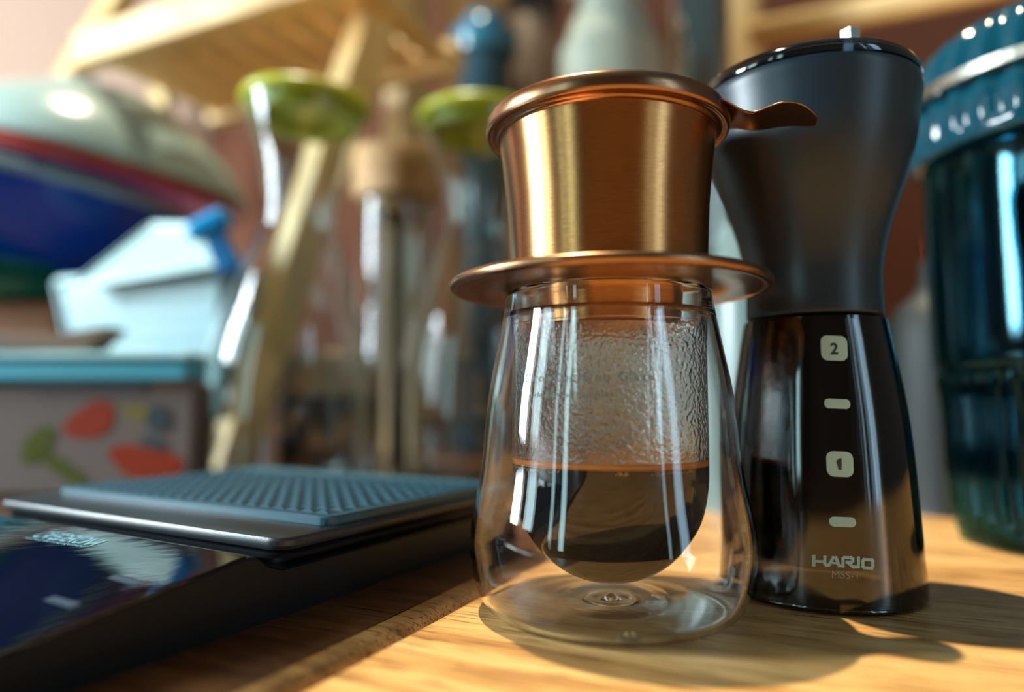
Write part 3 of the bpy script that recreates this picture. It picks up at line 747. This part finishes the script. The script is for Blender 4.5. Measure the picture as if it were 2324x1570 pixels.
# ------------------------------------------------------------------ wooden rack behind
rack = thing('wooden_rack', 'pine storage rack with leaning legs and slatted shelf behind the carafes', 'rack')
def post(pa, pb, wx, wy, name='post', m='rack'):
    bm = bmesh.new(); beam(bm, pa, pb, wx, wy); return bevel(mkobj(name, bm, M[m], rack, smooth=False), 0.002, 2)
YR = 0.74
def rpost(pa, pb, wx, wy, name='post', m='rack'):
    bm = bmesh.new(); beam(bm, pa, pb, wx, wy, up=AD); return bevel(mkobj(name, bm, M[m], rack, smooth=False), 0.0015, 2)
a = pY(868, 0, 0.63); b = pY(522, 1040, 0.585); dd = (b - a); b = a + dd * ((a.z - 0.002) / (a.z - b.z)); a = a - dd * 0.25
rpost(b, a, 0.021, 0.042, 'leaning_leg')
c0 = pY(925, -60, 0.84); rpost(Vector((c0.x, 0.84, 0.002)), c0 + Vector((0, 0, 0.1)), 0.026, 0.055)
c1 = pY(1690, -60, 0.78); rpost(Vector((c1.x, 0.78, 0.002)), c1 + Vector((0, 0, 0.1)), 0.034, 0.04)
# right hand rail
ra_ = pY(1700, 80, 0.76)
bm = bmesh.new(); tube(bm, [ra_, ra_ + BD * 0.55], 0.014, 20); mkobj('rail', bm, M['rack_h'], rack)
# left leaning leg, shelf front rail and slats running back from it
rpost(pY(20, 400, 1.02), pY(330, -90, 1.02), 0.030, 0.03, 'leaning_leg')
sa = pY(198, 118, 0.70)
bm = bmesh.new(); beam(bm, sa - BD * 0.006, sa + BD * 0.34, 0.022, 0.034, up=Vector((0, 0, 1))); bevel(mkobj('shelf_rail', bm, M['rack_h'], rack, smooth=False), 0.0015, 2)
for k in range(9):
    p = sa + BD * (0.012 + 0.0385 * k) + AD * 0.012
    bm = bmesh.new(); beam(bm, p, p + AD * 0.145, 0.025, 0.010, up=Vector((0, 0, 1))); bevel(mkobj('shelf_slat', bm, M['rack_h'], rack, smooth=False), 0.001, 1)
p = sa + AD * 0.166 - Vector((0, 0, 0.0))
bm = bmesh.new(); beam(bm, p - BD * 0.006, p + BD * 0.34, 0.018, 0.030, up=Vector((0, 0, 1))); mkobj('shelf_bearer', bm, M['rack_h'], rack, smooth=False)
rpost(pY(368, 420, 1.04), pY(368, 195, 1.04), 0.030, 0.02, 'short_post')
# panel behind the vertical post
pa = pY(1010, -60, 0.98); pb = pY(1270, 700, 0.98)
bm = bmesh.new(); box(bm, (pa.x, 0.975, 0), (pb.x, 0.995, pa.z)); mkobj('back_panel', bm, wood('dark_panel', (0.16, 0.07, 0.018), (0.22, 0.10, 0.028), (0.27, 0.13, 0.04), axis='z', scale=0.3, pores=False), rack, smooth=False)
# unseen board added above the frame to shade the left table board
off = -SUNDIR * (0.46 / -SUNDIR.z) if False else Vector((-SUNDIR.x, -SUNDIR.y, -SUNDIR.z)) * (0.46 / -SUNDIR.z)
bm = bmesh.new()
mm = Matrix(((BD.x, AD.x, 0, S0.x + off.x), (BD.y, AD.y, 0, S0.y + off.y), (0, 0, 1, 0), (0, 0, 0, 1)))
box(bm, (-0.45, -0.35, 0.455), (-0.003, 0.145, 0.470), mm)
mkobj('shade_board', bm, M['rack_h'], rack, smooth=False)

# ------------------------------------------------------------------ jars on the rack, top centre
def lathed(root, name, prof, m, seg=64):
    bm = bmesh.new(); lathe(bm, prof, seg); return sharp(mkobj(name, bm, m, root), 45)
p = pY(1100, 120, 0.84)
d = thing('dark_shaker_bottle', 'dark bottle with blue cap behind the second carafe', 'bottle', (p.x, 0.84, 0))
zb_, zt_ = 0.0, pY(1100, 45, 0.84).z
lathed(d, 'bottle_body', [(0, 0.001), (0.030, 0.001), (0.033, 0.004), (0.033, zt_ - 0.060), (0.030, zt_ - 0.050), (0, zt_ - 0.050)], mat('dark_tumbler', (0.035, 0.07, 0.09), 0.2))
lathed(d, 'cap', [(0, zt_ - 0.050), (0.038, zt_ - 0.050), (0.040, zt_ - 0.044), (0.040, zt_ - 0.022), (0.034, zt_ - 0.018), (0.026, zt_ - 0.012), (0.024, zt_), (0, zt_ + 0.001)], mat('blue_cap', (0.03, 0.16, 0.24), 0.22))
p = pY(1385, 120, 0.66)
d = thing('frosted_jug', 'pale frosted glass jug rising behind the copper filter', 'jug', (p.x, 0.66, 0))
zt_ = pY(1385, 15, 0.66).z
lathed(d, 'jug_body', smoothprof([(0, 0.001), (0.045, 0.001), (0.050, 0.006), (0.050, zt_ - 0.085), (0.047, zt_ - 0.055), (0.038, zt_ - 0.022), (0.031, zt_ - 0.008), (0.030, zt_)], 5) + [(0, zt_)], mat('frosted_champagne', (0.42, 0.46, 0.38), 0.3, **{'Coat Weight': 1.0, 'Coat Roughness': 0.03}))
lathed(d, 'jug_lid', smoothprof([(0.026, zt_), (0.034, zt_ + 0.001), (0.038, zt_ + 0.012), (0.036, zt_ + 0.030), (0.020, zt_ + 0.036)], 4) + [(0, zt_ + 0.036)], M['steel'])
p = pY(1585, 100, 0.70)
d = thing('steel_canister', 'tall shiny steel canister beside the pale post', 'canister', (p.x, 0.70, 0))
zt_ = pY(1585, -120, 0.70).z
lathed(d, 'canister_body', [(0, 0.001), (0.030, 0.001), (0.032, 0.004), (0.032, zt_ - 0.004), (0.030, zt_), (0, zt_)], mat('polished_steel', (0.62, 0.60, 0.52), 0.16, 1.0))
lathed(d, 'canister_lid', [(0, zt_ + .0002), (0.033, zt_ + .0002), (0.034, zt_ + .003), (0.034, zt_ + 0.022), (0.03, zt_ + 0.025), (0, zt_ + 0.026)], M['steel'])
p = pY(1190, 120, 0.90)
d = thing('brown_canister', 'brown canister standing between dark bottle and frosted jug', 'canister', (p.x + 0.012, 0.93, 0))
zt_ = pY(1190, 30, 0.93).z
lathed(d, 'canister_body', [(0, 0.001), (0.036, 0.001), (0.038, 0.004), (0.038, zt_ - 0.012), (0.036, zt_ - .010), (0, zt_ - .010)], mat('brown_tin', (0.22, 0.14, 0.09), 0.3))
lathed(d, 'canister_lid', [(0, zt_ - .010), (0.039, zt_ - .010), (0.040, zt_ + .010), (0, zt_ + 0.012)], M['black'])
p = pY(1665, 560, 0.42)
d = thing('white_bottle', 'pale white bottle partly hidden behind the grinder left side', 'bottle', (p.x + 0.012, 0.42, 0))
lathed(d, 'bottle_body', smoothprof([(0, 0.001), (0.026, 0.001), (0.029, 0.006), (0.029, 0.10), (0.027, 0.135), (0.014, 0.175), (0.012, 0.185)], 4) + [(0, 0.185)], mat('white_gloss', (0.16, 0.23, 0.23), 0.25))
lathed(d, 'cap', [(0, 0.185), (0.013, 0.185), (0.014, 0.19), (0.014, 0.203), (0, 0.204)], mat('white_cap', (0.6, 0.7, 0.68), 0.3))

# ------------------------------------------------------------------ left: printed carton, boxes, basket, bowls
YB = 0.44
x1_ = pY(448, 900, YB).x; ztb = pY(300, 868, YB).z
carton = thing('fruit_carton', 'pale carton printed with red fruit and green leaves behind the scale', 'carton', (0, 0, 0))
bm = bmesh.new(); box(bm, (x1_ - 0.30, YB, ZL + 0.0005), (x1_, YB + 0.028, ztb)); bevel(mkobj('carton_box', bm, mat('carton_card', (0.175, 0.135, 0.12), 0.5, **{'Specular IOR Level': 0.15}), carton, smooth=False), 0.004, 3)
def blob(u, v, ru, rv, rot, m, name, lift=0.0004, n=24, wob=0.0):
    bm = bmesh.new(); vs_ = []
    for k in range(n):
        a = 2 * PI * k / n; rr = 1 + wob * math.sin(3 * a + u)
        x = ru * rr * math.cos(a); y = rv * rr * math.sin(a)
        p = pY(u + x * math.cos(rot) - y * math.sin(rot), v + x * math.sin(rot) + y * math.cos(rot), YB - lift); vs_.append(bm.verts.new(p))
    bm.faces.new(vs_); return mkobj(name, bm, m, carton, smooth=False)
red = mat('print_red', (0.30, 0.035, 0.012), 0.45, **{'Specular IOR Level': 0.15}); gr = mat('print_green', (0.085, 0.095, 0.012), 0.45, **{'Specular IOR Level': 0.15}); dk = mat('print_slate', (0.05, 0.07, 0.08), 0.45, **{'Specular IOR Level': 0.15}); orr = mat('print_orange', (0.28, 0.10, 0.02), 0.45, **{'Specular IOR Level': 0.15}); gy = mat('print_grey', (0.13, 0.11, 0.115), 0.45, **{'Specular IOR Level': 0.15}); pk = mat('print_pink', (0.60, 0.42, 0.40), 0.45, **{'Specular IOR Level': 0.15})
blob(205, 955, 62, 38, -0.45, red, 'printed_fruit', wob=.1); blob(330, 1050, 85, 40, 0.2, red, 'printed_fruit', wob=.1)
blob(85, 1010, 52, 28, -0.9, gr, 'printed_leaf'); blob(145, 1065, 70, 18, 0.6, gr, 'printed_leaf'); blob(330, 940, 60, 20, 0.2, mat('print_olive', (0.20, 0.16, 0.05), 0.45, **{'Specular IOR Level': 0.15}), 'printed_leaf', 0.0003)
blob(358, 950, 27, 32, 0, dk, 'printed_badge', 0.0008); blob(345, 1005, 30, 14, 0.3, dk, 'printed_stem', 0.0008); blob(395, 868, 55, 12, -0.1, orr, 'printed_flash', 0.0008)
bm = bmesh.new(); vs_ = [bm.verts.new(pY(u, v, YB - 0.0005)) for u, v in ((75, 866), (330, 872), (330, 900), (75, 898))]; bm.faces.new(vs_); mkobj('printed_band', bm, gy, carton, smooth=False)
# cyan tray on the carton
ct = thing('cyan_plastic_tray', 'shallow pale cyan plastic tray lying on the printed carton', 'tray')
zc1 = pY(200, 812, YB).z
bm = bmesh.new(); box(bm, (x1_ - 0.31, YB - 0.006, ztb + 0.0003), (x1_ - 0.004, YB + 0.024, zc1 - 0.001)); bevel(mkobj('tray_body', bm, mat('cyan_plastic', (0.10, 0.50, 0.66), 0.3), ct, smooth=False), 0.003, 3)
bm = bmesh.new(); box(bm, (x1_ - 0.312, YB - 0.010, zc1 - 0.001), (x1_ - 0.002, YB + 0.028, zc1 + 0.003)); bevel(mkobj('tray_rim', bm, mat('pale_cyan_plastic', (0.42, 0.74, 0.80), 0.25), ct, smooth=False), 0.001, 2)
# brown wooden dish on the tray
wd_ = thing('brown_wooden_dish', 'dark brown wooden dish on the cyan tray', 'dish')
zd0 = zc1 + 0.0035
bm = bmesh.new(); xr = pY(300, 780, 0.47).x; zd1 = pY(200, 762, 0.46).z
f = [(x1_ - 0.30, zd0), (xr - 0.016, zd0), (xr, zd1 + 0.004), (xr - 0.006, zd1 + 0.004), (xr - 0.03, zd1), (x1_ - 0.30, zd1 + 0.002)]
r1 = [bm.verts.new((x, 0.443, z)) for x, z in f]; r2 = [bm.verts.new((x, 0.466, z)) for x, z in f]
for k in range(6): bm.faces.new((r1[k], r1[(k + 1) % 6], r2[(k + 1) % 6], r2[k]))
bm.faces.new(r1[::-1]); bm.faces.new(r2)
tag(bevel(mkobj('wooden_dish', bm, mat('dark_brown', (0.13, 0.065, 0.035), 0.5), None, smooth=False), 0.001, 1), 'dark brown wooden dish lying on the cyan tray', 'dish'); bpy.data.objects.remove(wd_)
# blue pegs
def peg(u, v, Y, sc, rot, label):
    p = pY(u, v, Y); r = thing('blue_clip', label, 'clip', p, (0, rot, 0), group='blue plastic clips')
    bm = bmesh.new(); box(bm, (-0.014 * sc, -0.010, -0.006 * sc), (0.014 * sc, 0.010, 0.006 * sc)); bevel(mkobj('clip_head', bm, M['clipblue'], r, smooth=False), 0.004 * sc, 3)
    bm = bmesh.new(); box(bm, (-0.0075 * sc, -0.006, -0.034 * sc), (0.0075 * sc, 0.006, -0.0055 * sc)); bevel(mkobj('clip_body', bm, M['clipblue2'], r, smooth=False), 0.002 * sc, 2)
M['clipblue'] = mat('bright_blue', (0.0, 0.30, 0.68), 0.25); M['clipblue2'] = mat('mid_blue', (0.0, 0.13, 0.36), 0.35)
peg(476, 512, 0.50, 1.1, math.radians(-28), 'blue plastic clip on the right end of the white basket rim')
peg(402, 812, 0.485, 0.75, 0, 'small blue knob clip above the right end of the carton')
# white basket
bk = thing('white_basket', 'white plastic basket with open lattice sides behind the carton', 'basket')
wh = mat('white_plastic', (0.25, 0.43, 0.47), 0.35)
Yk = 0.60
L0 = pY(130, 660, Yk); L1 = pY(505, 592, Yk - 0.055); zlow = pY(300, 850, Yk).z
D1 = (Vector((L1.x, L1.y, 0)) - Vector((L0.x, L0.y, 0))); wdt = D1.length; D1.normalize(); D2 = Vector((-D1.y, D1.x, 0))
def bk_pt(s, t, z):     # s along the front, t depth, walls flare outwards with height
    return Vector((L0.x, L0.y, 0)) + D1 * s + D2 * t + Vector((0, 0, z))
ztop = (L0.z + L1.z) / 2
bm = bmesh.new()
nb_ = 22
dep = 0.10
for k in range(nb_ + 1):
    s = wdt * k / nb_; sb2 = 0.02 + (wdt - 0.04) * k / nb_
    beam(bm, bk_pt(sb2, 0.015, zlow - 0.03), bk_pt(s, 0, ztop), 0.0075, 0.003, up=D2)
    beam(bm, bk_pt(sb2, dep - 0.015, zlow - 0.03), bk_pt(s, dep, ztop), 0.0075, 0.003, up=D2)
for k in range(9):
    t = dep * k / 8; tb = 0.015 + (dep - 0.03) * k / 8
    for s, sb2 in ((0, 0.02), (wdt, wdt - 0.02)): beam(bm, bk_pt(sb2, tb, zlow - 0.03), bk_pt(s, t, ztop), 0.0075, 0.003, up=D1)
for j in range(9):
    h = j / 8; z = (zlow - 0.03) + (ztop - zlow + 0.03) * h; i_ = 0.02 * (1 - h); j_ = 0.015 * (1 - h)
    q = [bk_pt(i_, j_, z), bk_pt(wdt - i_, j_, z), bk_pt(wdt - i_, dep - j_, z), bk_pt(i_, dep - j_, z)]
    for a, b in zip(q, q[1:] + q[:1]): beam(bm, a, b, 0.0065, 0.0028, up=Vector((0, 0, 1)).cross((b - a).normalized()))
o = mkobj('lattice', bm, wh, bk, smooth=False); o['kind'] = 'stuff'
bm = bmesh.new(); box(bm, (0, 0, 0), (1, 1, 1)); 
for q in bm.verts:
    q.co = bk_pt(0.02 + (wdt - 0.04) * q.co.x, 0.015 + (dep - .03) * q.co.y, zlow - 0.034 + 0.004 * q.co.z)
mkobj('basket_floor', bm, wh, bk, smooth=False)
bm = bmesh.new(); q = [bk_pt(0, 0, ztop), bk_pt(wdt, 0, ztop), bk_pt(wdt, dep, ztop), bk_pt(0, dep, ztop)]
for a, b in zip(q, q[1:] + q[:1]): beam(bm, a, b, 0.008, 0.008, up=Vector((0, 0, 1)))
bevel(mkobj('basket_rim', bm, wh, bk, smooth=False), 0.003, 2)
# block carrying the basket (brown box behind)
bx = pY(60, 720, 0.66)
bm = bmesh.new(); box(bm, (bx.x - 0.12, 0.56, ZL + 0.0004), (pY(470, 800, 0.60).x, 0.70, zlow - 0.035)); tag(mkobj('cardboard_box', bm, mat('cardboard', (0.24, 0.11, 0.05), 0.8), None, smooth=False), 'brown cardboard box under the white basket', 'box')
# white lid leaning on the basket
ld = thing('white_plastic_lid', 'white plastic food box lid lying slanted in the white basket', 'lid')
pa = [pY(165, 652, 0.57), pY(515, 596, 0.52), pY(478, 514, 0.57), pY(345, 512, 0.60)]
pa2 = [p + Vector((0, 0.010, 0.004)) for p in pa]
bm = bmesh.new(); A = [bm.verts.new(p) for p in pa]; B = [bm.verts.new(p) for p in pa2]
for k in range(4): bm.faces.new((A[k], A[(k + 1) % 4], B[(k + 1) % 4], B[k]))
bm.faces.new(A[::-1]); bm.faces.new(B); bevel(mkobj('lid_panel', bm, mat('white_lid', (0.32, 0.49, 0.52), 0.3), ld, smooth=False), 0.003, 3)
bm = bmesh.new()
for a, b in zip(pa, pa[1:] + pa[:1]): beam(bm, a, b, 0.003, 0.005, up=Vector((0, 0, 1)))
bevel(mkobj('lid_edge', bm, mat('white_lid_edge', (0.30, 0.48, 0.52), 0.3), ld, smooth=False), 0.002, 2)

# stacked bowls
def bowl(u, v, Y, R, H, rot, m, name, label, cat, invert=False, rimw=0.004, foot=True, thick=0.003, group=None):
    p = pY(u, v, Y); r = thing(name, label, cat, p, rot, group=group)
    pr = [(0, 0.0), (R * 0.38, 0.0), (R * 0.42, 0.001), (R * 0.62, H * 0.22), (R * 0.82, H * 0.5), (R * 0.95, H * 0.8), (R, H)]
    pr = smoothprof(pr, 5)
    sh = pr + [(R + rimw, H), (R + rimw, H + 0.003), (R - 0.003, H + 0.003)] + offset(pr, thick)[::-1][1:]
    if invert: sh = [(a, -b) for a, b in sh]
    bm = bmesh.new(); lathe(bm, sh, 96); sharp(mkobj('bowl_wall', bm, m, r), 50)
    if foot:
        s = -1 if invert else 1
        bm = bmesh.new(); lathe(bm, [(R * 0.36, -0.004 * s), (R * 0.39, -0.004 * s), (R * 0.40, 0.0005 * s), (R * 0.35, 0.0005 * s)], 64, closed=True); mkobj('foot_ring', bm, m, r)
    return r
milky = mat('milky_plastic', (0.33, 0.47, 0.46), 0.20, **{'Coat Weight': 0.5})
K_ = 0.76 / 0.60
bowl(262, 236, 0.76, 0.124 * K_, 0.060 * K_, (math.radians(3), math.radians(12), 0), milky, 'milky_bowl', 'large milky white bowl upside down on top of the stack', 'bowl', invert=True)
bowl(256, 296, 0.76, 0.116 * K_, 0.046 * K_, (math.radians(3), math.radians(13), 0), mat('red_plastic', (0.50, 0.045, 0.012), 0.3), 'red_dish', 'shallow red dish under the upturned milky bowl', 'dish', invert=True, foot=False)
bb_ = bowl(2, 626, 0.76, 0.188, 0.088, (math.radians(2), math.radians(9), 0), mat('cobalt_plastic', (0.0, 0.05, 0.42), 0.25), 'blue_bowl', 'large cobalt blue bowl under the red dish', 'bowl', rimw=0.006)
bm = bmesh.new(); lathe(bm, [(0.186, 0.0872), (0.1955, 0.0870), (0.1965, 0.090), (0.1955, 0.0965), (0.190, 0.0968), (0.186, 0.093)], 96, closed=True)
o = mkobj('rim', bm, mat('pale_blue_rim', (0.20, 0.33, 0.42), 0.2), bb_); o['label'] = 'pale grey-blue rim'
gp = mat('green_plastic', (0.0, 0.16, 0.12), 0.25)
bowl(-60, 652, 0.72, 0.088, 0.014, (0, 0, 0), gp, 'green_dish', 'dark green dish directly beneath the cobalt blue bowl', 'dish', foot=False, group='green dishes')
bowl(-60, 686, 0.72, 0.088, 0.012, (0, 0, 0), gp, 'green_dish', 'dark green dish, the lower of two, on the cardboard box', 'dish', foot=False, group='green dishes')
zc2 = pY(-60, 688, 0.72).z
bm = bmesh.new(); xr2 = pY(128, 700, 0.705).x; box(bm, (xr2 - 0.35, 0.705, ZL + 0.0004), (xr2, 0.86, zc2 - 0.0005)); tag(bevel(mkobj('tall_cardboard_box', bm, mat('cardboard_dark', (0.20, 0.085, 0.035), 0.8), None, smooth=False), 0.002, 1), 'tall brown cardboard box carrying the green dishes at the left edge', 'box')
def frame(name, lo, loc, yaw, w_, h_):
    bm = bmesh.new(); t = 0.035
    for a, b in (((-w_ / 2 - t, 0, -h_ / 2 - t), (w_ / 2 + t, 0.03, -h_ / 2)), ((-w_ / 2 - t, 0, h_ / 2), (w_ / 2 + t, 0.03, h_ / 2 + t)), ((-w_ / 2 - t, 0, -h_ / 2), (-w_ / 2, 0.03, h_ / 2)), ((w_ / 2, 0, -h_ / 2), (w_ / 2 + t, 0.03, h_ / 2))): box(bm, a, b)
    o = mkobj(name, bm, M['rack'], smooth=False); o['kind'] = 'structure'; o.location = loc; o.rotation_euler = (0, 0, yaw)
frame('assumed_window_1', None, (-1.6, 0.20, 0.58), math.radians(90), 0.28, 0.97)  # assumed window frame, put around the main left area light
frame('assumed_window_2', None, (-1.6, -0.20, 0.58), math.radians(90), 0.28, 0.97)  # assumed frame around the dimmer area light, also out of view

# things standing on the left board rest on its slightly higher top
for o in list(SC.objects):
    if o.parent is None and o.type == 'EMPTY' and abs(o.location.z) < 1e-6 and o.location.y > 0.3:
        if (o.location - S0).dot(BD) < -0.02: o.location.z = ZL + 0.0002
